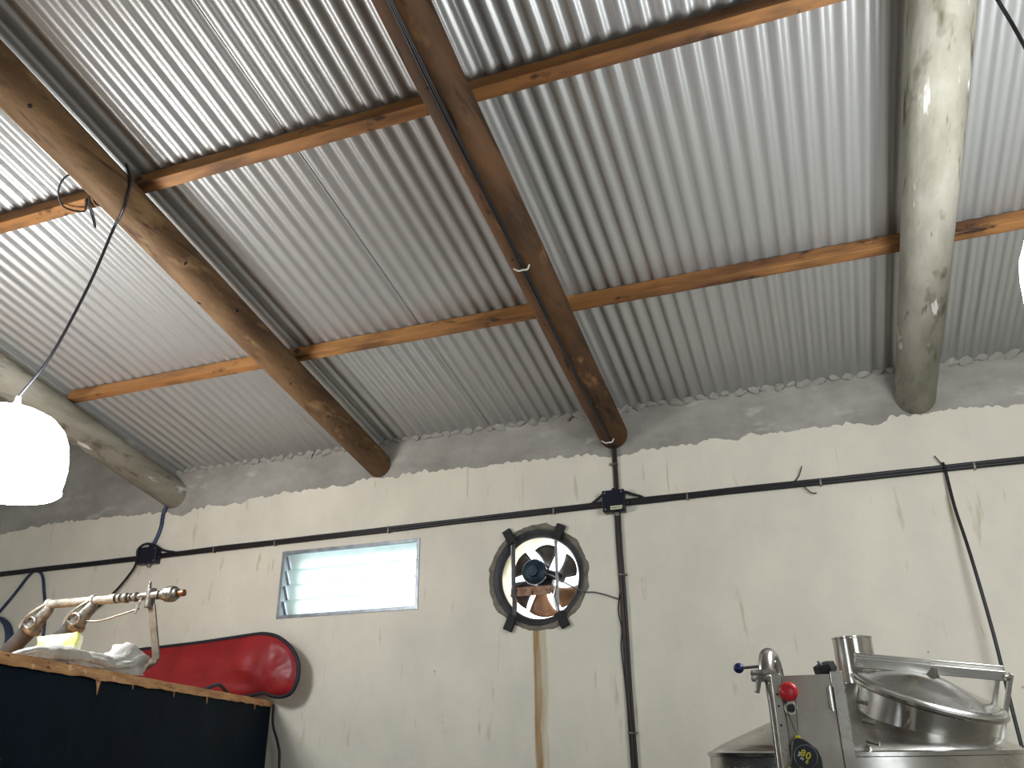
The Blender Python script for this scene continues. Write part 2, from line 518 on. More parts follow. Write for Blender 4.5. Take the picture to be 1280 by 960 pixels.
# ------------------------------------------------------------------ log rafters
PH = .066                     # purlin depth
def rafter_axis(xr, r, y):
    return Vector((xr, y, zr(y)-(PH+r)/math.cos(.2029)))
def rafter(xr, r0, r1, mt, label, seed, knots=()):
    yA, yB = D-.0015, -1.6
    n, m = 26, 70
    vs = []
    for i in range(m+1):
        t = i/m
        t = t*t*.35+t*.65
        y = yA+(yB-yA)*t
        r = r0+(r1-r0)*t
        c = rafter_axis(xr, r, y)
        c.x += .012*noise.noise(Vector((y*.7, seed, 0)))
        for k in range(n):
            a = 2*PI*k/n
            q = r*(1+.05*noise.noise(Vector((math.cos(a)*1.5, math.sin(a)*1.5, y*1.3+seed*5)))+.02*noise.noise(Vector((math.cos(a)*4, math.sin(a)*4, y*4+seed))))
            q = min(q, r*.995)
            p = c+Vector((math.cos(a)*q, math.sin(a)*q*math.sin(.2029), math.sin(a)*q*math.cos(.2029)))
            if p.y > D-.0015:
                p.z += (p.y-D+.0015)*TA
                p.y = D-.0015
            if i == 0:
                p.z += (p.y-(D-.0015))*TA
                p.y = D-.0015
            vs.append(p)
    fs = []
    for i in range(m):
        for k in range(n):
            fs.append((i*n+k, i*n+(k+1) % n, (i+1)*n+(k+1) % n, (i+1)*n+k))
    fs.append(tuple(reversed(range(n))))
    fs.append(tuple(m*n+k for k in range(n)))
    root = thing('log_rafter', label, 'rafter', rafter_axis(xr, r0, D), 'log rafters carrying the roof')
    MB().add(vs, fs).build('log', mt, root, origin=rafter_axis(xr, r0, D), smooth=50, recalc=True)
    for (y, ang, rad) in knots:
        r = r0+(r1-r0)*((yA-y)/(yA-yB))
        c = rafter_axis(xr, r, y)
        dr = Vector((math.sin(ang), 0, -math.cos(ang)))
        p = c+dr*r*.985
        MB().lathe([(0, -.004), (rad, -.003), (rad*.9, .003), (0, .0035)], axis_matrix(p, dr), 10).build('bolt_hole', 'knot', root, origin=p, smooth=40)
    return root
rafter(-4.41, .105, .115, 'greylog', 'grey rendered log rafter reaching the wall above the small corner junction box', 1)
rafter(-2.68, .088, .100, 'log', 'round brown log rafter with bolt holes and a thin black wire over it', 2,
       ((2.64, .85, .011), (2.877, -.35, .013), (3.03, 1.1, .010), (1.712, .75, .010), (3.62, .3, .006), (4.0, .6, .006)))
rafter(-1.035, .092, .100, 'log2', 'dark red-brown log rafter with black cables clipped along its underside', 3, ((2.086, -.25, .010), (3.022, -.4, .008), (3.505, -.45, .007), (3.978, -.45, .007)))
rafter(.70, .105, .118, 'greylog', 'thick grey weathered log rafter with pale streaks, beside the hanging lamp wire', 4)

# ------------------------------------------------------------------ purlins
def purlin(y, wd, h, label, seed):
    n = 60
    vs = []
    x0, x1 = -4.38, 3.15
    ca, sa = math.cos(.2029), math.sin(.2029)
    c0 = Vector((0, y, zr(y)))
    for i in range(n+1):
        xx = x0+(x1-x0)*i/n
        for (a, b) in ((-.5, 0), (.5, 0), (.5, -1), (-.5, -1)):
            jy = .0025*noise.noise(Vector((xx*2, a*9+seed, b*5)))
            jz = .0025*noise.noise(Vector((xx*2.3, a*7, b*11+seed))) if b else 0
            p = Vector((xx, a*wd+jy, b*h+jz-.0005))
            vs.append(Vector((p.x, c0.y+p.y*ca+p.z*sa*-1*-1, c0.z-p.y*sa+p.z*ca)))
    fs = []
    for i in range(n):
        for k in range(4):
            fs.append((i*4+k, (i+1)*4+k, (i+1)*4+(k+1) % 4, i*4+(k+1) % 4))
    fs.append((0, 1, 2, 3))
    fs.append(tuple(n*4+k for k in (3, 2, 1, 0)))
    o = MB().add(vs, fs).build('pine_purlin', 'pine', origin=(0, y, zr(y)), smooth=30, bevel=.003, recalc=True)
    return tag(o, label, 'purlin', 'pine purlins under the roof sheets')
purlin(3.665, .058, PH, 'pine purlin running closest to and parallel with the back wall', 1)
purlin(2.335, .062, PH, 'pine purlin farther from the wall with a tangle of black tie wire', 2)

# ------------------------------------------------------------------ louvre window
wn = bpy.data.objects.new('window_1', None)
C.objects.link(wn)
wn.location = (WX0, D, WZ0)
wn['kind'] = 'structure'
t = .022
for nm, lo, hi in (('window_frame', (WX0, D-.014, WZ0), (WX0+t, D+.09, WZ1)), ('window_frame', (WX1-t, D-.014, WZ0), (WX1, D+.09, WZ1)),
                   ('window_frame', (WX0+t, D-.014, WZ0), (WX1-t, D+.09, WZ0+t)), ('window_frame', (WX0+t, D-.014, WZ1-t), (WX1-t, D+.09, WZ1))):
    MB().box(lo, hi).build(nm, 'alu', wn, origin=(WX0, D, WZ0), bevel=.002)
ph = (WZ1-WZ0-2*t)/4
for k in range(4):
    zc_ = WZ0+t+ph*(k+.5)
    m4 = Matrix.Translation((0, D+.04, zc_)) @ Matrix.Rotation(R(28), 4, 'X')
    MB().box((WX0+t+.018, -.003, -ph*.56), (WX1-t-.018, .003, ph*.56), m4).build('louvre_pane', 'glass', wn, origin=(WX0, D, WZ0), bevel=.001)
    for xx in (WX0+t, WX1-t-.016):
        MB().box((xx, -.008, -ph*.52), (xx+.016, .006, -ph*.44), m4).box((xx+.002, -.006, -ph*.52), (xx+.010, .004, ph*.5), m4).build('pane_clip', 'alu', wn, origin=(WX0, D, WZ0))

# ------------------------------------------------------------------ exhaust fan in its round opening
ring = MB()
no, ni = 96, 0
vs = []
for k in range(no):
    a = 2*PI*k/no
    dx, dz = math.cos(a), math.sin(a)
    ro = .318+.016*noise.fractal(Vector((dx*3, dz*3, 5)), .8, 2, 4)
    rm = .302
    for (rr, yy) in ((ro+.004, D-.002), (ro-.004, D-.012), (rm+.004, D-.016+.004*noise.noise(Vector((dx*8, dz*8, 1)))), (.288, D-.006), (.286, D+.12)):
        vs.append((FX+rr*dx, yy, FZ+rr*dz))
fs = []
for k in range(no):
    j = (k+1) % no
    for i in range(4):
        fs.append((k*5+i, k*5+i+1, j*5+i+1, j*5+i))
ring.add(vs, fs).build('mortar_collar', 'collar', wb, origin=(FX, D, FZ), smooth=60, recalc=True)

fan = thing('exhaust_fan', 'round exhaust fan with dark blades set in the wall opening', 'fan', (FX, D, FZ))
def FB(m, nm, mt, par=None, sm=40, **kw):
    return m.build(nm, mt, par or fan, origin=(FX, D, FZ), smooth=sm, **kw)
AY = lambda y, x=FX, z=FZ: axis_matrix((x, y, z), (0, 1, 0))
FB(MB().lathe([(.2875, -.006), (.280, -.010), (.258, .002), (.246, .026), (.244, .034), (.252, .05), (.2875, .01)], AY(D), 64, closed=True), 'housing_ring', 'darksteel', recalc=True)
FB(MB().lathe([(.2485, .034), (.2465, .20), (.256, .20), (.256, .05), (.252, .05)], AY(D), 64, closed=True), 'duct', 'goldglowduct', recalc=True)
HX, HZ = -1.585, 2.472
mo = FB(MB().lathe([(0, -.03), (.030, -.03), (.034, -.026), (.036, -.012), (.060, -.006), (.072, 0), (.074, .02), (.074, .11), (.06, .125), (.02, .13), (0, .13)], AY(D+.02, HX, HZ), 32), 'motor', 'motor', recalc=True)
FB(MB().lathe([(.0745, .012), (.079, .012), (.079, .024), (.0745, .024)], AY(D+.02, HX, HZ), 32, closed=True), 'motor_band', 'steelrod', mo)
FB(MB().lathe([(.0, -.034), (.016, -.034), (.018, -.03), (.0, -.0295)], AY(D+.02, HX, HZ), 20), 'shaft_cap', 'motor', mo)
FB(MB().tube([(HX+.07, D+.05, HZ-.01), (HX+.115, D+.1, HZ-.02), (HX+.14, D+.16, HZ-.03)], .026, 14), 'hub_arm', 'motor', mo)
for k in range(6):
    a0 = R(12+60*k)
    m = MB()
    vs = []
    nr, na = 7, 6
    for i in range(nr+1):
        rr = .05+(.222-.05)*i/nr
        hw = R(11+13*(i/nr)**.7)
        for j in range(na+1):
            tt = j/na*2-1
            rad = rr*(1-.05*tt*tt*(i/nr))
            a = a0+hw*tt+.25*(i/nr)
            vs.append((FX+.0+rad*math.cos(a), D+.135+.028*tt, FZ+.0+rad*math.sin(a)))
    fs = [(i*(na+1)+j, i*(na+1)+j+1, (i+1)*(na+1)+j+1, (i+1)*(na+1)+j) for i in range(nr) for j in range(na)]
    b = FB(m.add(vs, fs), 'fan_blade', 'copper' if k in (4, 5) else 'blade')
    sd = b.modifiers.new('solid', 'SOLIDIFY')
    sd.thickness = .003
FB(MB().lathe([(0, .10), (.055, .10), (.06, .105), (.06, .15), (.05, .16), (0, .16)], AY(D), 28), 'blade_hub', 'blade', recalc=True)
# rusty motor shelf, two vertical bars and four rubber blocks
FB(MB().box((-1.725, D-.005, 2.352), (-1.47, D+.10, 2.378), None).box((-1.725, D-.008, 2.325), (-1.47, D-.003, 2.378)), 'motor_shelf', 'rust', bevel=.003)
FB(MB().tube([(-1.72, D-.004, 2.34), (-1.695, D-.004, 2.30), (-1.70, D-.006, 2.24)], .012, 8), 'shelf_gusset', 'rust')
FB(MB().box((-1.712, D-.02, 2.16), (-1.690, D-.012, 2.70)), 'support_bar', 'darksteel', bevel=.001)
FB(MB().box((-1.716, D-.0215, 2.37), (-1.711, D-.011, 2.64)), 'bar_edge', 'steelrod')
FB(MB().box((-1.435, D-.02, 2.16), (-1.418, D-.012, 2.70)), 'support_bar', 'steelrod', bevel=.001)
FB(MB().tube([(-1.43, D-.016, 2.37), (-1.455, D+.0, 2.31), (-1.425, D-.016, 2.22)], .012, 8), 'bar_brace', 'steelrod')
for (bx, bz, ang) in ((-1.722, 2.688, 28), (-1.404, 2.690, -26), (-1.724, 2.170, -24), (-1.400, 2.172, 26)):
    m4 = Matrix.Translation((bx, D-.026, bz)) @ Matrix.Rotation(R(-ang), 4, 'Y')
    FB(MB().box((-.028, -.012, -.048), (.028, .016, .048), m4), 'rubber_block', 'rubber', bevel=.005)
FB(MB().tube([(HX+.05, D+.02, HZ-.01), (-1.463, D-.01, 2.432), (-1.283, D-.02, 2.330), (-1.20, D-.02, 2.315), (-1.12, D-.02, 2.29), (-1.05, D-.018, 2.262)], .0045, 6, sub=4), 'power_wire', 'steelrod')

# ------------------------------------------------------------------ cables on the wall
def cable(name, pts, r, mt, label, cat='cable', group=None, n=8, sub=4):
    o0 = pts[0]
    o = MB().tube(pts, r, n, sub=sub).build(name, mt, origin=o0, smooth=60)
    return tag(o, label, cat, group)
def bundle(pts, seed, dz=.011):
    out = []
    for x, z in pts:
        out.append((x, z))
    return out
def run_bundle(x0, x1, zf, label, seed):
    root = thing('cable_run', label, 'cable', (x0, D-.02, zf(x0)))
    mts = ['cable', 'cable', 'browncable']
    offs = [(-.024, .0100), (-.024, -.0085), (-.0205, .0005)]
    for q in range(3):
        pts = []
        n = int(abs(x1-x0)/.22)+2
        for i in range(n+1):
            x = x0+(x1-x0)*i/n
            pts.append((x, D+offs[q][0]+.003*noise.noise(Vector((x*3, q*7, seed))), zf(x)+offs[q][1]+.006*noise.noise(Vector((x*1.7, q*5, seed)))))
        MB().tube(pts, .0105, 8, sub=3).build('cable_strand', mts[q], root, origin=(x0, D-.02, zf(x0)), smooth=60)
    return root
def clip(root, x, z, vertical=False):
    if vertical:
        m = MB().box((x-.022, D-.040, z-.005), (x+.030, D-.009, z+.005))
    else:
        m = MB().box((x-.005, D-.038, z-.022), (x+.005, D-.009, z+.022))
    m.build('cable_clip', 'castmetal', root, origin=(x, D, z), bevel=.002)
zl = lambda x: 2.800+(x+4.532)*.0085
r1 = run_bundle(-4.47, -1.115, zl, 'black and brown cable run passing over the louvre window and fan', 1)
for x in (-3.96, -3.45, -2.57, -1.43):
    clip(r1, x, zl(x)-.002)
r2 = run_bundle(-.975, 3.19, lambda x: 2.829, 'black and brown cable run right of the square junction box', 2)
for x in (-.61, .13, .9):
    clip(r2, x, 2.825)
r0 = run_bundle(-7.4, -4.6, lambda x: 2.798+(x+4.6)*.008, 'cable run between the corner junction box and the wall end', 3)
# cable dropping from the dark log to the box and on down the wall
def vrun(name, x, z0, z1, label, seed, strands, xo=None):
    root = thing(name, label, 'cable', (x, D-.02, z1))
    for q, (dx, dy, mt, r) in enumerate(strands):
        n = max(3, int(abs(z1-z0)/.15))
        pts = []
        for i in range(n+1):
            z = z0+(z1-z0)*i/n
            pts.append((x+dx+.004*noise.noise(Vector((z*2.5, q*3, seed))), D+dy, z))
        MB().tube(pts, r, 8, sub=3).build('cable_strand', mt, root, origin=(x, D-.02, z1), smooth=60)
    return root
v1 = vrun('drop_cable', -1.03, 3.235, 2.905, 'short brown cable dropping from the dark log to the junction box', 1, [(-.006, -.019, 'browncable', .010), (.008, -.021, 'cable', .009)])
clip(v1, -1.04, 3.075, True)
v2 = vrun('drop_cable', -1.031, 2.772, .02, 'black cable run going down the wall under the junction box', 2, [(-.012, -.019, 'cable', .0105), (.007, -.021, 'cable', .0105), (-.003, -.03, 'browncable', .008)])
for z in (2.402, 1.556, .7):
    clip(v2, -1.031, z, True)
MB().tube([(-1.05, D-.02, 2.30), (-1.065, D-.02, 2.2), (-1.052, D-.02, 2.1), (-1.062, D-.02, 2.0), (-1.055, D-.02, 1.85), (-1.045, D-.03, 1.6), (-1.04, D-.034, 1.2)], .004, 6, sub=4).build('loose_wire', 'cable', v2, origin=(-1.05, D-.02, 2.3), smooth=60)
# cables clipped to the underside of the dark log
rl = thing('log_cable', 'black cables clipped in a line along the underside of the dark log', 'cable', rafter_axis(-1.035, .19, D-.06))
for q, (dx, dr) in enumerate(((-.008, .0), (.003, .004))):
    pts = []
    for i in range(26):
        y = D-.02-(D-.02+1.2)*i/25
        rr = .092+(.008)*(D-y)/6.3
        c = rafter_axis(-1.035, rr, y)
        pts.append((c.x+.012*noise.noise(Vector((y*.7, 3, 0)))+dx+.006*noise.noise(Vector((y*2, q, 0))), y, c.z-(rr*.995+.004+dr)))
    if q == 0:
        pts[0] = (-1.036, D-.03, 3.24)
    MB().tube(pts, .0065, 8, sub=2).build('cable_strand', 'cable', rl, origin=pts[0], smooth=60)
for y in (3.06, 4.62):
    c = rafter_axis(-1.035, .098, y)
    MB().tube([(c.x-.045, y, c.z-.098), (c.x-.02, y, c.z-.115), (c.x+.0, y-.005, c.z-.117), (c.x+.02, y+.004, c.z-.113), (c.x+.035, y-.01, c.z-.099)], .0045, 6, sub=3).build('tie_clip', 'whiteplastic', rl, origin=c, smooth=60)

# junction boxes
def jbox(name, x0, x1, z0, z1, label, sticker=True, mt='box'):
    root = thing(name, label, 'junction box', (x0, D-.01, z0), 'junction boxes on the cable run')
    o = (x0, D-.01, z0)
    MB().box((x0, D-.062, z0), (x1, D-.0075, z1)).build('box_body', mt, root, origin=o, bevel=.004)
    MB().box((x0-.003, D-.070, z0+.002), (x1+.003, D-.060, z1+.002)).build('box_lid', mt, root, origin=o, bevel=.003)
    for (sx, sz) in ((x0+.014, z0+.018), (x1-.014, z1-.014), (x0+.014, z1-.014), (x1-.014, z0+.018)):
        MB().lathe([(0, 0), (.0055, 0), (.0055, .0025), (0, .003)], axis_matrix((sx, D-.070, sz), (0, -1, 0)), 10).build('lid_screw', 'steelrod', root, origin=(sx, D-.07, sz))
    for (gx, gz, d) in ((x0, (z0+z1)/2-.012, (-1, 0, 0)), (x1, (z0+z1)/2-.012, (1, 0, 0)), ((x0+x1)/2+.01, z0, (0, 0, -1)), ((x0+x1)/2, z1, (0, 0, 1))):
        MB().lathe([(0, 0), (.016, 0), (.016, .012), (.012, .02), (0, .02)], axis_matrix((gx, D-.034, gz), d), 12).build('cable_gland', 'castmetal' if d[2] < 0 else 'blackplastic', root, origin=(gx, D-.034, gz))
    if sticker:
        st = MB().box((x0+.045, D-.0712, z0+.012), (x1-.012, D-.070, z0+.035)).build('label_sticker', 'sticker', root, origin=o)
        MB().box((x0+.052, D-.0716, z0+.022), (x0+.09, D-.0711, z0+.026)).box((x0+.097, D-.0716, z0+.020), (x0+.102, D-.0711, z0+.029)).build('sticker_print', 'ink', st, origin=o)
    return root
jbox('junction_box', -1.108, -.978, 2.768, 2.900, 'square navy junction box with pale sticker under the dark log')
jb2 = jbox('junction_box', -4.615, -4.44, 2.742, 2.862, 'small navy junction box in the corner by the grey log', False)
cable('jumper_cable', [(-1.20, D-.02, 2.838), (-1.16, D-.03, 2.858), (-1.105, D-.04, 2.893)], .008, 'cable', 'short black cable looping into the left of the square junction box')
cable('jumper_cable', [(-.98, D-.04, 2.893), (-.93, D-.03, 2.873), (-.87, D-.026, 2.848)], .008, 'cable', 'short black cable looping into the right of the square junction box')
cable('corner_cable', [(-4.40, D-.02, 3.245), (-4.47, D-.02, 3.14), (-4.475, D-.02, 3.02), (-4.50, D-.02, 2.93), (-4.53, D-.03, 2.865)], .014, 'bluecable', 'thick cable dropping from the grey corner log to its junction box')
cable('arched_cable', [(-4.60, D-.075, 2.80), (-4.60, D-.078, 2.85), (-4.54, D-.078, 2.885), (-4.47, D-.06, 2.875), (-4.40, D-.04, 2.835), (-4.3, D-.03, 2.812)], .009, 'cable', 'black cable arching over the corner junction box')
cable('slanting_cable', [(-4.59, D-.074, 2.78), (-4.65, D-.05, 2.70), (-4.80, D-.04, 2.55), (-4.98, D-.04, 2.43), (-5.15, D-.05, 2.34), (-5.4, D-.06, 2.2)], .009, 'cable', 'black cable slanting down from the corner junction box behind the pipes')
cable('looped_cable', [(-5.96, D-.02, 2.44), (-5.80, D-.02, 2.62), (-5.686, D-.02, 2.76), (-5.62, D-.02, 2.785), (-5.55, D-.02, 2.74), (-5.50, D-.02, 2.62), (-5.44, D-.02, 2.45), (-5.40, D-.02, 2.2)], .011, 'bluecable', 'blue-grey cable looping up to the wall cable run')
coil = []
for i in range(64):
    a = 2*PI*i/16
    coil.append((-5.93+(.21+.006*math.sin(i))*math.cos(a), D-.02-.012*(i/16), 2.24+.21*math.sin(a)))
cable('cable_coil', coil, .012, 'bluecable', 'coiled blue cable hanging on the wall behind the pipes', sub=2)
cable('hanging_cable', [(.756, D-.02, 2.86), (.757, D-.04, 2.815), (.752, 4.66, 2.60), (.758, 4.58, 2.343), (.765, 4.52, 1.96), (.757, 4.46, 1.62), (.753, 4.42, 1.45), (.76, 4.40, .9), (.78, 4.4, .02)], .0085, 'cable', 'single black cable hanging off the wall beside the steel kettle')
cable('hanging_cable', [(-3.315, 4.70, 1.76), (-3.305, 4.70, 1.64), (-3.255, 4.70, 1.53), (-3.23, 4.70, 1.39), (-3.22, 4.70, .8), (-3.22, 4.70, .02)], .008, 'cable', 'thin black cable hanging beside the dark plywood box')
# stub wires sticking out of the run, and an old mark on the wall
for (a, b, c) in (((-.02, D-.03, 2.83), (.02, D-.035, 2.87), (.045, D-.04, 2.925)), ((.03, D-.03, 2.82), (.07, D-.035, 2.77), (.10, D-.03, 2.765)), ((.755, D-.03, 2.84), (.735, D-.035, 2.875), (.72, D-.04, 2.90))):
    MB().tube([a, b, c], .0035, 6, sub=3).build('stub_wire', 'cable', r2, origin=a, smooth=60)
mk = MB()
for st in ([(-.924, 2.372), (-.915, 2.380), (-.900, 2.376), (-.898, 2.340), (-.899, 2.290), (-.908, 2.262), (-.913, 2.247)], [(-.924, 2.372), (-.922, 2.34), (-.922, 2.30), (-.918, 2.275), (-.910, 2.255)],
           [(-.915, 2.362), (-.908, 2.357), (-.912, 2.350)], [(-.917, 2.322), (-.907, 2.327), (-.905, 2.315), (-.915, 2.31)], [(-.918, 2.30), (-.904, 2.305)], [(-.917, 2.296), (-.908, 2.290)], [(-.915, 2.28), (-.908, 2.276)]):
    mk.tube([(x, D-.0072, z) for x, z in st], .0022, 5, sub=2)
mk.build('wall_mark', 'ink2', wb, origin=(-.91, D-.007, 2.31))
# trowel nicks and runs in the paint near its upper edge
nk = []
for v in range(3):
    o = MB().lathe([(0, -.0006), (.5, -.0004), (.42, .0006), (0, .0008)], Matrix.Rotation(R(90), 4, 'X'), 9).build('paint_chip', 'ink2', wb, origin=(0, 0, 0))
    nk.append(o)
spots = [(-.308, 3.05, .006, .10), (-.325, 3.09, .003, .06), (-.083, 2.86, .004, .11), (-1.174, 3.13, .007, .03), (-3.22, 2.979, .012, .035), (-3.388, 3.025, .016, .03), (-3.505, 3.06, .010, .03), (-3.93, 3.021, .02, .035), (-3.62, 3.05, .012, .04), (-1.41, 3.08, .012, .03), (-1.30, 3.01, .010, .022), (-1.45, 3.02, .008, .02), (-1.37, 3.14, .009, .03), (-1.6, 3.08, .006, .018), (-.60, 2.98, .006, .014), (-.62, 2.76, .006, .006), (-.32, 2.80, .003, .09), (.31, 2.98, .006, .012), (.36, 2.95, .005, .012), (.45, 2.66, .008, .02), (.24, 2.62, .008, .018), (-2.9, 3.05, .014, .03), (-2.3, 3.08, .010, .022), (-2.0, 2.99, .008, .02), (-5.35, 2.97, .018, .06), (-4.95, 2.93, .010, .03), (-4.35, 2.98, .01, .03), (-4.1, 2.97, .014, .03), (-.95, 3.08, .006, .03), (-.9, 3.05, .005, .02), (-2.05, 2.62, .006, .02), (-2.1, 2.45, .005, .02), (-1.95, 2.2, .006, .015), (.1, 2.4, .005, .012), (.6, 2.3, .006, .01), (-.7, 2.45, .012, .006), (-.15, 2.1, .004, .03), (.05, 2.9, .01, .004), (.9, 2.4, .004, .04), (.55, 2.5, .012, .004), (-1.95, 2.62, .006, .02), (-1.93, 2.5, .005, .012), (-1.92, 2.12, .008, .02), (-1.88, 2.08, .006, .012), (-2.25, 2.3, .007, .008)]
random.seed(5)
for i, (x, z, hw, hh) in enumerate(spots):
    o = nk[i] if i < 3 else nk[i % 3].copy()
    if i >= 3:
        C.objects.link(o)
    o.parent = wb
    o.location = (x, -.0072, z)
    o.scale = (hw*1.6, 1, hh*1.4)
    o.rotation_euler = (0, random.uniform(-.25, .25), 0)

# ------------------------------------------------------------------ lamps
def lamp(x, y, z0, label, wire):
    root = thing('bell_lamp', label, 'lamp', (x, y, z0), 'bell lamps hung from the roof')
    H = .375
    prof = [(0, -.012), (.10, -.008), (.19, -.002), (.236, .006), (.250, .018), (.244, .034), (.250, .07), (.253, .12), (.249, .17), (.238, .23), (.214, .285), (.172, .33), (.115, .36), (.05, .373), (0, H)]
    MB().lathe(prof, Matrix.Translation((x, y, z0)), 40).build('opal_shade', 'lampglow', root, origin=(x, y, z0), smooth=50)
    MB().lathe([(0, H-.002), (.022, H-.004), (.022, H+.02), (.014, H+.035), (.010, H+.06), (0, H+.062)], Matrix.Translation((x, y, z0)), 20).build('lamp_cap', 'whiteplastic', root, origin=(x, y, z0), smooth=40)
    MB().tube(wire+[(x, y, z0+H+.06)], .0065, 8, sub=5).build('lamp_wire', 'cable', root, origin=(x, y, z0), smooth=60)
    return root
c = rafter_axis(-2.68, .097, 2.2)
lamp(-3.19, 2.40, 2.512, 'glowing white bell lamp hung on a wire from the brown log',
     [(c.x+.06, 2.2, c.z+.12), (c.x+.103, 2.205, c.z+.02), (c.x+.07, 2.23, c.z-.085), (c.x+.01, 2.27, c.z-.108), (c.x-.06, 2.31, c.z-.13), (-2.86, 2.35, 3.42), (-3.04, 2.39, 3.12)])
lamp(.945, 2.40, 2.545, 'glowing white bell lamp hung beside the thick grey log',
     [(.79, 2.30, zr(2.3)-.08), (.84, 2.36, 3.93), (.875, 2.44, 3.82), (.925, 2.50, 3.66), (.95, 2.48, 3.3)])
# tie wire tangle at the brown log
tw = [(-2.80, 2.13, zr(2.13)-.10), (-2.93, 2.16, zr(2.16)-.07), (-3.03, 2.22, zr(2.2)-.075), (-3.06, 2.29, zr(2.29)-.085), (-2.98, 2.335, zr(2.335)-.09), (-2.93, 2.29, zr(2.29)-.075), (-2.955, 2.36, zr(2.36)-.10), (-2.965, 2.40, zr(2.4)-.13), (-2.945, 2.36, zr(2.36)-.10), (-2.92, 2.30, zr(2.3)-.085), (-2.86, 2.25, zr(2.25)-.08), (-2.90, 2.32, zr(2.32)-.08), (-2.84, 2.36, zr(2.36)-.085), (-2.80, 2.30, zr(2.30)-.08), (-2.86, 2.30, zr(2.30)-.085), (-2.80, 2.36, zr(2.36)-.09), (-2.77, 2.33, zr(2.33)-.09)]
cable('tie_wire', tw, .0045, 'cable', 'tangle of black tie wire where the purlin meets the brown log', 'wire', n=6, sub=5)

# ------------------------------------------------------------------ dark plywood box on the left
A = Vector((-3.36, 4.735, 0))
U = Vector((-.33960, .94057, 0))
NN = Vector((-.94057, -.33960, 0))
ZB = 1.78
B0 = A-U*4.1
foot = [A, B0, B0+NN*1.3, Vector((-5.15, 4.735, 0))]
box = thing('plywood_box', 'tall dark blue plywood box with raw chipped top edge beside the wall', 'cabinet', (B0.x, B0.y, 0))
bo = (B0.x, B0.y, 0)
MB().plate([[(p.x, p.y) for p in foot]], 0.0, ZB-.03, horizontal=True).build('painted_body', 'blackply', box, origin=bo, smooth=0, bevel=.002, recalc=True)
tp = [A+U*0-NN*.012, B0-NN*.012, foot[2], foot[3]]
MB().plate([[(p.x, min(p.y, 4.735)) for p in tp]], ZB-.03, ZB-.012, horizontal=True).build('top_board', 'ply', box, origin=bo, smooth=0, recalc=True)
# chipped edge lipping: a wavy strip in short lengths
m = MB()
n = 130
vs = []
for i in range(n+1):
    s_ = -4.1+4.09*i/n
    p = A+U*s_
    up = ZB+.003*noise.noise(Vector((s_*6, 0, 0)))
    lo = ZB-.036+.007*noise.fractal(Vector((s_*7, 4, 0)), .8, 2, 3)
    ou = .016+.004*noise.noise(Vector((s_*5, 9, 0)))
    for (d, z) in ((-ou, lo), (-ou+.002*noise.noise(Vector((s_*20, 2, 0))), ZB-.018), (-ou, up), (.06, up), (.06, ZB-.012), (-.012, lo)):
        q = p+NN*d
        vs.append((q.x, min(q.y, 4.738), z))
fs = []
for i in range(n):
    for k in range(6):
        fs.append((i*6+k, i*6+(k+1) % 6, (i+1)*6+(k+1) % 6, (i+1)*6+k))
fs += [tuple(range(6)), tuple(n*6+k for k in reversed(range(6)))]
m.add(vs, fs).build('edge_lipping', 'ply', box, origin=bo, smooth=25, recalc=True)
for s_, kk in ((-2.36, 1.1), (-2.06, .35), (-1.62, .5), (-1.18, .7), (-.35, .6)):
    p = A+U*s_-NN*.0005
    vs = [p+U*(a_*kk)+Vector((0, 0, ZB-.032+b_*kk)) for a_, b_ in ((-.022, 0), (.02, 0), (.012, -.014), (.004, -.05), (-.008, -.022))]
    k = len(vs)
    vs2 = vs+[v-NN*.003 for v in vs]
    MB().add(vs2, [(0, 1, 2, 3, 4), (9, 8, 7, 6, 5)]+[(i, i+5, (i+1) % 5+5, (i+1) % 5) for i in range(5)]).build('paint_chip', 'ply', box, origin=bo, smooth=0, recalc=True)

# ------------------------------------------------------------------ red bag
out = [(-4.62, 1.87), (-4.60, 2.02), (-4.50, 2.10), (-4.416, 2.125), (-4.15, 2.138), (-3.89, 2.150), (-3.62, 2.168), (-3.45, 2.180), (-3.36, 2.180), (-3.26, 2.155), (-3.16, 2.09), (-3.10, 2.01), (-3.085, 1.93), (-3.095, 1.87), (-3.13, 1.815), (-3.20, 1.797), (-3.27, 1.808), (-3.33, 1.825), (-3.42, 1.812), (-3.60, 1.798), (-4.0, 1.798), (-4.4, 1.798), (-4.56, 1.81)]
def closed_spline(pts, sub):
    q = []
    m_ = len(pts)
    for i in range(m_):
        p0, p1, p2, p3 = [Vector((*pts[(i+k_) % m_], 0)) for k_ in (-1, 0, 1, 2)]
        for k_ in range(sub):
            t_ = k_/sub
            q.append(.5*((2*p1)+(-p0+p2)*t_+(2*p0-5*p1+4*p2-p3)*t_*t_+(-p0+3*p1-3*p2+p3)*t_**3))
    return q
OL = closed_spline(out, 4)
BY = 4.60
bag = thing('red_bag', 'long red vinyl bag with black binding lying against the wall', 'bag', (-3.9, BY, ZB))
def skeleton(p):
    # pull towards the long middle line of the bag
    return Vector((max(-4.45, min(-3.28, p.x)), 1.965+.01*math.sin(p.x*4), 0))
m = MB()
rings = 9
nO = len(OL)
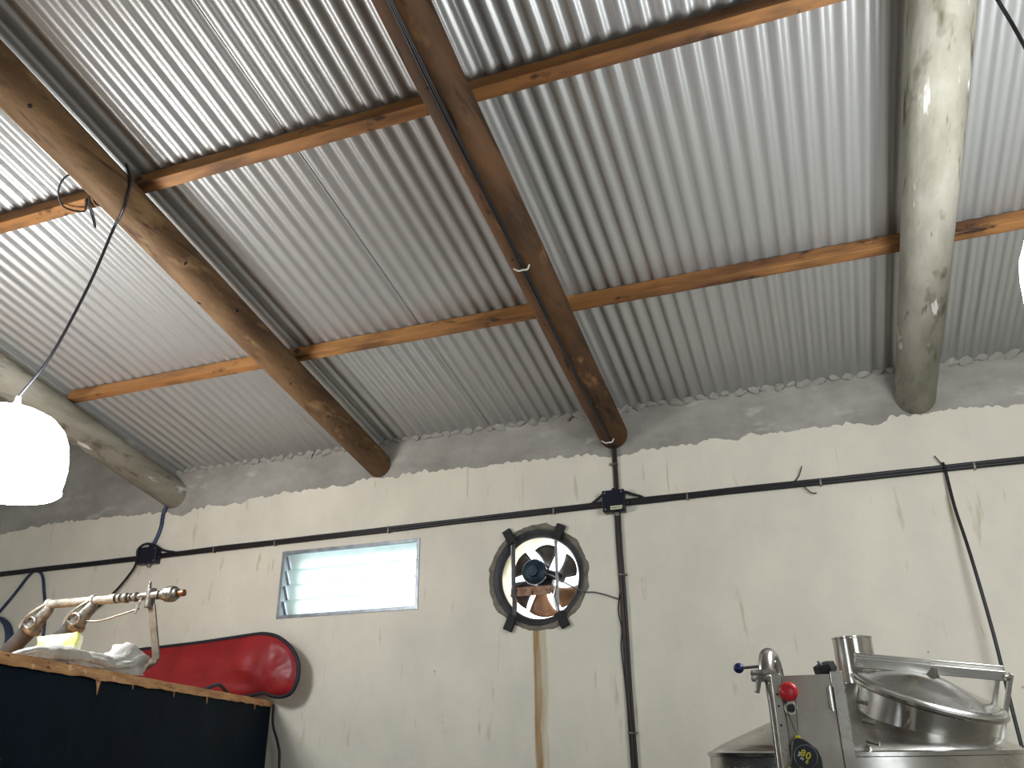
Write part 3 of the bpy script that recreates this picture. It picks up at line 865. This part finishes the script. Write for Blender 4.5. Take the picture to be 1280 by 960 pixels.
for side in (-1, 1):
    vs = []
    for i in range(rings+1):
        t_ = i/rings
        for p in OL:
            c_ = skeleton(p)
            q = p.lerp(c_, t_)
            bulge = (.055 if side < 0 else .045)*math.sqrt(max(0, 1-(1-t_)**2))
            wr = .018*noise.fractal(Vector((q.x*4.5, q.y*6, side*3)), .9, 2, 3)*min(1, t_*2.5)
            wr += .010*math.sin((q.x*9+q.y*26))*min(1, t_*2)*(1 if q.x > -3.5 else .35)
            vs.append((q.x, BY+side*(bulge+wr), q.y))
    fs = []
    for i in range(rings):
        for k in range(nO):
            fs.append((i*nO+k, i*nO+(k+1) % nO, (i+1)*nO+(k+1) % nO, (i+1)*nO+k))
    m.add(vs, fs)
m.build('bag_body', 'redbag', bag, origin=(-3.9, BY, ZB), smooth=70, recalc=True)
MB().tube([(p.x, BY, p.y) for p in OL], .013, 8, closed=True).build('binding', 'piping', bag, origin=(-3.9, BY, ZB), smooth=60)
hp = A+U*-.92+NN*.10
MB().tube([hp+Vector((-.02, .0, ZB+.014)), hp+Vector((.0, .04, ZB+.035)), hp+Vector((-.02, .12, ZB+.05)), hp+Vector((-.04, .2, ZB+.03)), hp+Vector((-.05, .24, ZB+.014))], .010, 8, sub=4).build('carry_strap', 'piping', bag, origin=(-3.9, BY, ZB), smooth=60)

# ------------------------------------------------------------------ white sack on the box edge
sk = thing('white_sack', 'crumpled white sack lying on the raw plywood edge', 'sack', tuple(A+U*-2.4+NN*.13+Vector((0, 0, ZB))))
m = MB()
vs = []
na, ns = 40, 44
prof = [(0, .004), (.06, .016), (.2, .030), (.38, .042), (.55, .050), (.7, .052), (.82, .054), (.9, .066), (.97, .090), (1, .100)]
def pr(t_):
    for (a, b), (c_, d) in zip(prof, prof[1:]):
        if a <= t_ <= c_:
            return b+(d-b)*(t_-a)/(c_-a)
    return prof[-1][1]
for i in range(ns+1):
    t_ = i/ns
    s_ = -2.80+.75*t_
    r_ = pr(t_)
    cz = ZB+.004+r_*.62+.012*math.sin(t_*5)
    c_ = A+U*s_+NN*(.095-.02*t_+.015*math.sin(t_*4))
    for k in range(na):
        a = 2*PI*k/na
        fold = 1+.30*noise.fractal(Vector((math.cos(a)*2.4, math.sin(a)*2.4, t_*9)), .8, 2, 4)+.22*max(0, t_-.6)*math.sin(a*5+t_*6)
        hx = math.cos(a)*r_*fold
        hz = math.sin(a)*r_*fold*.72
        p = c_+NN*hx
        p += U*(.03*math.sin(a*2+1)*max(0, t_-.8)*5)
        vs.append((p.x, p.y, max(ZB+.004, cz+hz)))
fs = []
for i in range(ns):
    for k in range(na):
        fs.append((i*na+k, i*na+(k+1) % na, (i+1)*na+(k+1) % na, (i+1)*na+k))
fs.append(tuple(range(na)))
m.add(vs, fs).build('sack_cloth', 'sack', sk, origin=tuple(sk.location), smooth=70, recalc=True)
# yellow packet
m4 = axis_matrix(Vector((-2.90, 2.60, 1.866)), (.28, -.93, .25), (.93, .30, .12))
yp = MB()
vs = []
for i in range(9):
    for j in range(7):
        u_, v_ = (i/8-.5), (j/6-.5)
        vs.append(m4 @ Vector((u_*.16, v_*.15, .012*noise.noise(Vector((i*.9, j*.9, 0)))+.02*(1-4*u_*u_)*(1-4*v_*v_))))
for i in range(9):
    for j in range(7):
        u_, v_ = (i/8-.5), (j/6-.5)
        vs.append(m4 @ Vector((u_*.16, v_*.15, -.05+.012*noise.noise(Vector((i*.9, j*.9, 4))))))
fs = []
for i in range(8):
    for j in range(6):
        fs.append((i*7+j, (i+1)*7+j, (i+1)*7+j+1, i*7+j+1))
        fs.append((63+i*7+j, 63+i*7+j+1, 63+(i+1)*7+j+1, 63+(i+1)*7+j))
for i in range(8):
    fs += [(i*7, 63+i*7, 63+(i+1)*7, (i+1)*7), (i*7+6, (i+1)*7+6, 63+(i+1)*7+6, 63+i*7+6)]
for j in range(6):
    fs += [(j, j+1, 63+j+1, 63+j), (56+j, 63+56+j, 63+56+j+1, 56+j+1)]
tag(yp.add(vs, fs).build('yellow_packet', 'hivis', origin=tuple(m4.translation), smooth=50, recalc=True), 'bright yellow and white packet between the grey hoses', 'packet')

# ------------------------------------------------------------------ pipe manifold standing on the box
MY = 2.85
man = thing('pipe_manifold', 'gas pipe manifold with valves and grey hoses on top of the dark box', 'pipe', (-2.9, MY, ZB))
mo_ = (-2.9, MY, ZB)
def MP(m_, nm, mt, par=None, **kw):
    return m_.build(nm, mt, par or man, origin=mo_, smooth=50, **kw)
HZc = 2.113
MP(MB().tube([(-3.27, MY, HZc), (-2.885, MY, HZc)], .019, 14), 'header_pipe', 'header')
MP(MB().lathe([(.017, 0), (.022, 0), (.022, .03), (.017, .03)], axis_matrix((-2.91, MY, HZc), (1, 0, 0)), 16, closed=True), 'pipe_collar', 'header')
MP(MB().tube([(-2.885, MY, HZc), (-2.69, MY, HZc)], .011, 10), 'pipe_nipple', 'castmetal')
for xx, rr, ln in ((-2.872, .020, .02), (-2.842, .024, .028), (-2.808, .018, .014), (-2.782, .021, .02), (-2.757, .015, .02)):
    MP(MB().lathe([(0, 0), (rr*.8, 0), (rr, .004), (rr, ln-.004), (rr*.8, ln), (0, ln)], axis_matrix((xx, MY, HZc), (1, 0, 0)), 6 if ln > .025 else 12), 'union_nut', 'castmetal')
tee = MP(MB().tube([(-2.735, MY, HZc), (-2.645, MY, HZc)], .019, 12).tube([(-2.690, MY, HZc+.03), (-2.690, MY, HZc-.05)], .021, 12), 'tee_fitting', 'castmetal')
MP(MB().tube([(-2.705, MY, HZc+.025), (-2.705, MY, HZc+.062)], [.010, .004], 8), 'tee_spigot', 'castmetal', tee)
MP(MB().bar((-2.72, MY-.02, HZc-.01), (-2.745, MY-.02, HZc-.075), .012, .004, (0, 1, 0)), 'valve_lever', 'castmetal', tee)
MP(MB().tube([(-2.65, MY, HZc), (-2.60, MY, HZc)], .013, 10), 'pipe_nipple', 'castmetal')
MP(MB().lathe([(0, 0), (.02, 0), (.024, .006), (.024, .02), (.033, .026), (.035, .05), (.033, .066), (.024, .07), (.024, .082), (.014, .086), (0, .086)], axis_matrix((-2.632, MY, HZc), (1, 0, 0)), 10), 'end_valve', 'castmetal')
MP(MB().lathe([(0, 0), (.012, 0), (.012, .016), (.015, .018), (.015, .032), (.008, .036), (0, .036)], axis_matrix((-2.546, MY, HZc), (1, 0, 0)), 12), 'brass_nozzle', 'brass')
MP(MB().bar((-2.678, MY, HZc-.04), (-2.606, MY, 1.845), .034, .008, (0, -1, .1)), 'flat_leg', 'flatbar', bevel=.001)
MP(MB().bar((-2.606, MY, 1.850), (-2.712, MY-.0, ZB+.012), .034, .008, (0, -1, .1)), 'flat_foot', 'flatbar', bevel=.001)
MP(MB().tube([(-2.74, MY-.005, 2.06), (-2.83, MY-.01, 2.04), (-2.95, MY-.01, 2.02), (-3.05, MY-.01, 2.03)], .0045, 6, sub=4), 'stay_wire', 'castmetal')
# hoses with camlock rings; each swings from the header down to the box top
for (hx, sx) in ((-3.275, 0), (-3.02, 1)):
    base = (-3.46 if sx == 0 else -3.24)
    hs = MP(MB().tube([(base-.12, MY-.02, ZB+.042), (base-.02, MY-.02, 1.87), (hx-.05, MY-.012, 2.015)], .036, 14, sub=4), 'grey_hose', 'hose')
    d = (.55, 0, .78)
    MP(MB().lathe([(.040, -.012), (.044, -.008), (.044, .010), (.036, .014), (.036, -.012)], axis_matrix((hx-.055, MY-.012, 2.008), d), 18, closed=True), 'hose_ring', 'castmetal', hs)
    MP(MB().tube([(hx-.05, MY-.012, 2.012), (hx-.02, MY-.008, 2.055), (hx+.005, MY, 2.09), (hx+.01, MY, HZc)], [.036, .022], 14, sub=3), 'elbow', 'castmetal', hs)
    MP(MB().tube([(hx-.035+.034*math.cos(a), MY-.045, 2.03+.024*math.sin(a)) for a in [2*PI*k/14 for k in range(14)]], .006, 6, closed=True), 'cam_ring', 'castmetal', hs)
    MP(MB().tube([(hx+.012, MY-.02, HZc+.0), (hx-.03, MY-.045, 2.075), (hx-.07, MY-.045, 2.045), (hx-.085, MY-.045, 2.01)], .0055, 6, sub=3), 'cam_arm', 'header', hs)
    MP(MB().lathe([(.019, -.012), (.025, -.010), (.025, .010), (.019, .012)], axis_matrix((hx+.012, MY, HZc), (1, 0, 0)), 14, closed=True), 'end_collar', 'header', hs)

# ------------------------------------------------------------------ stainless kettle
TX, TY, TR, TZ = .053, 2.72, .413, 1.472
kt = thing('brew_kettle', 'stainless steel brewing kettle with tilted round manway lid and flue', 'kettle', (TX, TY, 0))
ko = (TX, TY, 0)
def KP(m_, nm, mt, par=None, sm=40, **kw):
    return m_.build(nm, mt, par or kt, origin=ko, smooth=sm, **kw)
T0 = Matrix.Translation((TX, TY, 0))
KP(MB().lathe([(0, .25), (TR-.01, .25), (TR, .26), (TR, TZ-.004), (TR-.004, TZ), (0, TZ)], T0, 96), 'kettle_body', 'stainless')
KP(MB().lathe([(TR-.002, TZ-.008), (TR+.005, TZ-.005), (TR+.005, TZ+.004), (TR-.004, TZ+.007)], T0, 96, closed=True), 'rim_weld', 'polished', recalc=True)
cone = [(TR-.001, TZ), (TR-.012, TZ+.012), (TR-.035, TZ+.024), (.20, TZ+.024+(TR-.035-.20)*math.tan(R(22))), (.09, TZ+.024+(TR-.035-.09)*math.tan(R(22))), (.05, TZ+.18), (0, TZ+.185)]
KP(MB().lathe(cone, T0, 96), 'kettle_shoulder', 'stainless', sm=60)
for k in range(3):
    a = R(40+120*k)
    p = (TX+.33*math.cos(a), TY+.33*math.sin(a))
    KP(MB().tube([(p[0], p[1], 0), (p[0], p[1], .27)], .025, 12), 'kettle_leg', 'stainless')
# manway collar and lid, square to the sloping shoulder
LN = Vector((.30, -.235, .925)).normalized()
LC = Vector((.246, 2.585, 1.612))
LM = axis_matrix(LC, LN, (1, 0, 0))
LR = .181
KP(MB().lathe([(LR-.012, -.11), (LR-.012, -.006), (LR-.02, -.006), (LR-.02, -.11)], LM, 72, closed=True), 'manway_collar', 'polished', recalc=True)
lid = KP(MB().lathe([(LR+.002, -.006), (LR+.008, -.002), (LR+.008, .004), (LR-.004, .012), (LR-.016, .014), (LR-.03, .016), (LR-.06, .027), (LR-.10, .038), (.05, .047), (0, .049)], LM, 72), 'manway_lid', 'polished', sm=70)
KP(MB().tube([LM @ Vector(((LR+.004)*math.cos(2*PI*k/72), (LR+.004)*math.sin(2*PI*k/72), 0)) for k in range(72)], .0085, 8, closed=True), 'lid_rim', 'polished', lid)
pa = LM @ Vector((-LR-.003, .045, .030))
pb = LM @ Vector((LR+.002, .045, .092))
KP(MB().bar(pa, pb, .022, .026, LN), 'clamp_bar', 'stainless', bevel=.002)
KP(MB().bar(LM @ Vector((-LR-.003, .068, .036)), LM @ Vector((LR+.002, .068, .098)), .010, .032, LN), 'clamp_bar', 'stainless', bevel=.002)
for dx in (-.013, .016):
    KP(MB().bar(LM @ Vector((LR+.0+dx, .055, .10)), LM @ Vector((LR+.0+dx, .055, -.075)), .010, .026, (0, 1, 0)), 'clamp_bracket', 'stainless', bevel=.001)
KP(MB().lathe([(0, 0), (.009, 0), (.009, .008), (.005, .012), (0, .012)], axis_matrix(LM @ Vector((LR+.002, .034, .090)), LM.to_3x3() @ Vector((0, -1, 0))), 6), 'clamp_bolt', 'castmetal')
sp = LM @ Vector((.012, .035, .038))
KP(MB().lathe([(.022, 0), (.014, .016), (.008, .030), (0, .032)], axis_matrix(sp, LN), 4), 'lid_stud', 'polished', sm=20)
# flue
KP(MB().lathe([(.056, 1.60), (.056, 1.782), (.058, 1.784), (.058, 1.788), (.0535, 1.788), (.0535, 1.60)], Matrix.Translation((.088, 2.78, 0)), 48, closed=True), 'flue_pipe', 'polished', recalc=True)
# valve pipe at the side with blue ball lever
vp = KP(MB().tube([(-.139, 2.235, 1.640), (-.139, 2.236, 1.668), (-.135, 2.256, 1.697), (-.128, 2.283, 1.70), (-.122, 2.305, 1.672), (-.118, 2.325, 1.60), (-.10, 2.38, 1.50)], .0195, 16, sub=4), 'valve_pipe', 'stainless', sm=60)
KP(MB().tube([(-.139, 2.235, 1.645), (-.137, 2.235, 1.58), (-.137, 2.235, 1.0), (-.137, 2.235, .02)], .008, 10), 'drain_tube', 'stainless', vp)
KP(MB().lathe([(0, -.013), (.030, -.013), (.032, -.004), (.030, 0), (.032, .004), (.030, .013), (0, .013)], axis_matrix((-.147, 2.235, 1.652), (0, 0, 1)), 20), 'clamp_ring', 'castmetal', vp)
KP(MB().tube([(-.158, 2.21, 1.640), (-.166, 2.205, 1.612)], .007, 8), 'clamp_wingnut', 'castmetal', vp)
KP(MB().tube([(-.15, 2.235, 1.674), (-.198, 2.235, 1.672)], .0035, 8), 'lever_rod', 'steelrod', vp)
KP(MB().lathe([(.0001, -.013), (.0065, -.0113), (.0113, -.0065), (.013, 0), (.0113, .0065), (.0065, .0113), (.0001, .013)], axis_matrix((-.205, 2.235, 1.672), (1, 0, 0)), 16), 'lever_ball', 'blueplastic', vp)
# star knob and wing bolts between box and lid
kb = KP(MB().lathe([(0, 0), (.026, 0), (.029, .008), (.027, .024), (.014, .028), (0, .028)], axis_matrix((.002, 2.36, 1.660), (-.25, -.2, .95)), 6), 'star_knob', 'blackplastic', sm=30)
KP(MB().tube([(.004, 2.36, 1.65), (.004, 2.36, 1.60)], .008, 8), 'knob_stem', 'steelrod', kb)
KP(MB().tube([(.0, 2.345, 1.668), (-.016, 2.335, 1.688)], .0035, 8), 'knob_pin', 'steelrod', kb)
for (bx, by, bz) in ((.062, 2.31, 1.590), (.068, 2.30, 1.545), (.070, 2.285, 1.500)):
    KP(MB().tube([(bx, by+.05, bz), (bx, by, bz), (bx+.024, by-.004, bz-.006)], .0055, 8), 'wing_bolt', 'polished')

# ------------------------------------------------------------------ control box on its column
cb = thing('control_box', 'narrow stainless control column with red stop button before the kettle', 'control box', (-.045, 2.14, 0))
co = (-.045, 2.14, 0)
def BP(m_, nm, mt, par=None, sm=35, **kw):
    return m_.build(nm, mt, par or cb, origin=co, smooth=sm, **kw)
BP(MB().box((-.120, 2.086, 0), (.033, 2.20, 1.640)), 'housing', 'panelsteel', bevel=.002)
door = BP(MB().box((-.100, 2.079, .02), (.008, 2.087, 1.638)), 'front_door', 'panelsteel', bevel=.001)
BP(MB().box((-.121, 2.074, 0), (-.100, 2.088, 1.645)), 'side_flange', 'stainless', bevel=.002)
BP(MB().box((.008, 2.072, 0), (.034, 2.088, 1.645)), 'door_frame', 'stainless', bevel=.002)
hg = BP(MB().box((-.004, 2.072, 1.566), (.006, 2.080, 1.612)), 'door_hinge', 'polished', door, bevel=.001)
BP(MB().tube([(.004, 2.070, 1.562), (.004, 2.070, 1.614)], .0035, 8), 'hinge_pin', 'polished', door)
for z in (1.600, 1.575, 1.535):
    BP(MB().lathe([(0, 0), (.0025, 0), (.0025, .002), (0, .002)], axis_matrix((-.112, 2.074, z), (0, -1, 0)), 8), 'flange_hole', 'knot')
eb = BP(MB().lathe([(0, -.0), (.013, 0), (.013, .014), (.0195, .016), (.0205, .020), (.0205, .028), (.017, .033), (.008, .0355), (0, .036)], axis_matrix((-.086, 2.079, 1.604), (0, -1, 0)), 32), 'stop_button', 'redplastic', sm=45)
BP(MB().tube([(-.086+.012*math.cos(a), 2.044, 1.604+.012*math.sin(a)) for a in [R(-40+k*20) for k in range(8)]], .0012, 6), 'button_arrow', 'redplastic', eb)
BP(MB().tube([(-.086+.0115*math.cos(2*PI*k/20), 2.066, 1.570+.0125*math.sin(2*PI*k/20)) for k in range(20)], .003, 8, closed=True), 'key_ring', 'whiteplastic')
BP(MB().tube([(-.098, 2.06, 1.592), (-.094, 2.063, 1.580)], .0022, 6), 'key_tab', 'blackplastic')
BP(MB().box((-.093, 2.070, 1.563), (-.080, 2.079, 1.577)), 'key_switch', 'blackplastic', bevel=.002)

# ------------------------------------------------------------------ tape measure hanging from the button
tmx, tmz, tmy = -.070, 1.474, 2.052
tm = thing('tape_measure', 'black and yellow tape measure hung by a cord from the red button', 'tape measure', (tmx, tmy, tmz-.04))
to = (tmx, tmy, tmz-.04)
def outline(rx, rz, cx, cz, n=40, flat=True):
    pts = []
    for k in range(n):
        a = 2*PI*k/n
        ca, sa = math.cos(a), math.sin(a)
        e = .75
        px_ = cx+rx*math.copysign(abs(ca)**e, ca)
        pz_ = cz+rz*math.copysign(abs(sa)**e, sa)
        pts.append((px_, pz_))
    return pts
body = [(-.036, -.030), (-.034, -.020), (-.028, -.002), (-.024, .022), (-.018, .032), (-.008, .035), (.004, .031), (.017, .023), (.028, .010), (.033, -.006), (.033, -.024), (.028, -.036), (-.030, -.038)]
MB().plate([[(tmx+a, tmz+b) for a, b in body]], tmy-.016, tmy+.018).build('case', 'blackplastic', tm, origin=to, bevel=.004, recalc=True)
MB().lathe([(0, 0), (.0245, 0), (.025, .002), (.023, .0035), (.022, .002), (0, .002)], axis_matrix((tmx+.002, tmy-.016, tmz-.003), (0, -1, 0)), 36).build('case_face', 'box', tm, origin=to)
MB().tube([(tmx+.002+.0235*math.cos(2*PI*k/36), tmy-.0192, tmz-.003+.0235*math.sin(2*PI*k/36)) for k in range(36)], .0008, 6, closed=True).build('face_ring', 'steelrod', tm, origin=to)
MB().plate([[(tmx+a, tmz+b) for a, b in ((-.037, -.022), (-.026, -.027), (-.012, -.024), (.0, -.026), (.016, -.025), (.024, -.031), (.024, -.044), (-.034, -.044))]], tmy-.019, tmy+.019).build('yellow_grip', 'yellowplastic', tm, origin=to, bevel=.002, recalc=True)
MB().box((tmx-.014, tmy-.012, tmz+.030), (tmx-.004, tmy+.010, tmz+.039)).build('yellow_lock', 'yellowplastic', tm, origin=to, bevel=.002)
MB().tube([(-.073, 2.050, 1.590), (-.075, 2.050, 1.555), (tmx-.010, tmy, tmz+.038), (-.092, 2.050, 1.556), (-.098, 2.050, 1.590)], .0009, 6, sub=2).build('hang_cord', 'blackplastic', tm, origin=to)
dg = bpy.context.evaluated_depsgraph_get()
def text(body_, size, loc, rot, mt, parent, origin):
    cu = bpy.data.curves.new('txt', 'FONT')
    cu.body = body_
    cu.size = size
    cu.align_x = 'CENTER'
    cu.align_y = 'CENTER'
    cu.extrude = .0003
    cu.offset = size*.02
    ob = bpy.data.objects.new('txt', cu)
    C.objects.link(ob)
    bpy.context.view_layer.update()
    me = bpy.data.meshes.new_from_object(ob.evaluated_get(bpy.context.evaluated_depsgraph_get()))
    bpy.data.objects.remove(ob)
    me.materials.clear()
    me.materials.append(M[mt])
    me.transform(Matrix.Translation(loc) @ Matrix.Rotation(rot, 4, 'Y') @ Matrix.Rotation(R(90), 4, 'X'))
    me.transform(Matrix.Translation(-Vector(origin)))
    o = bpy.data.objects.new('printed_number', me)
    C.objects.link(o)
    o.parent = parent
    o.location = Vector(origin)-world_loc(parent)
    return o
text('5', .013, (tmx-.011, tmy-.0186, tmz+.002), R(28), 'whiteplastic', tm, to)
text('8', .019, (tmx-.003, tmy-.0186, tmz+.004), R(28), 'yellowplastic', tm, to)
text('m', .010, (tmx-.006, tmy-.0186, tmz-.006), R(28), 'whiteplastic', tm, to)
text('0', .020, (tmx+.007, tmy-.0186, tmz-.002), R(28), 'yellowplastic', tm, to)
text('6', .012, (tmx+.003, tmy-.0186, tmz-.013), R(28), 'yellowplastic', tm, to)
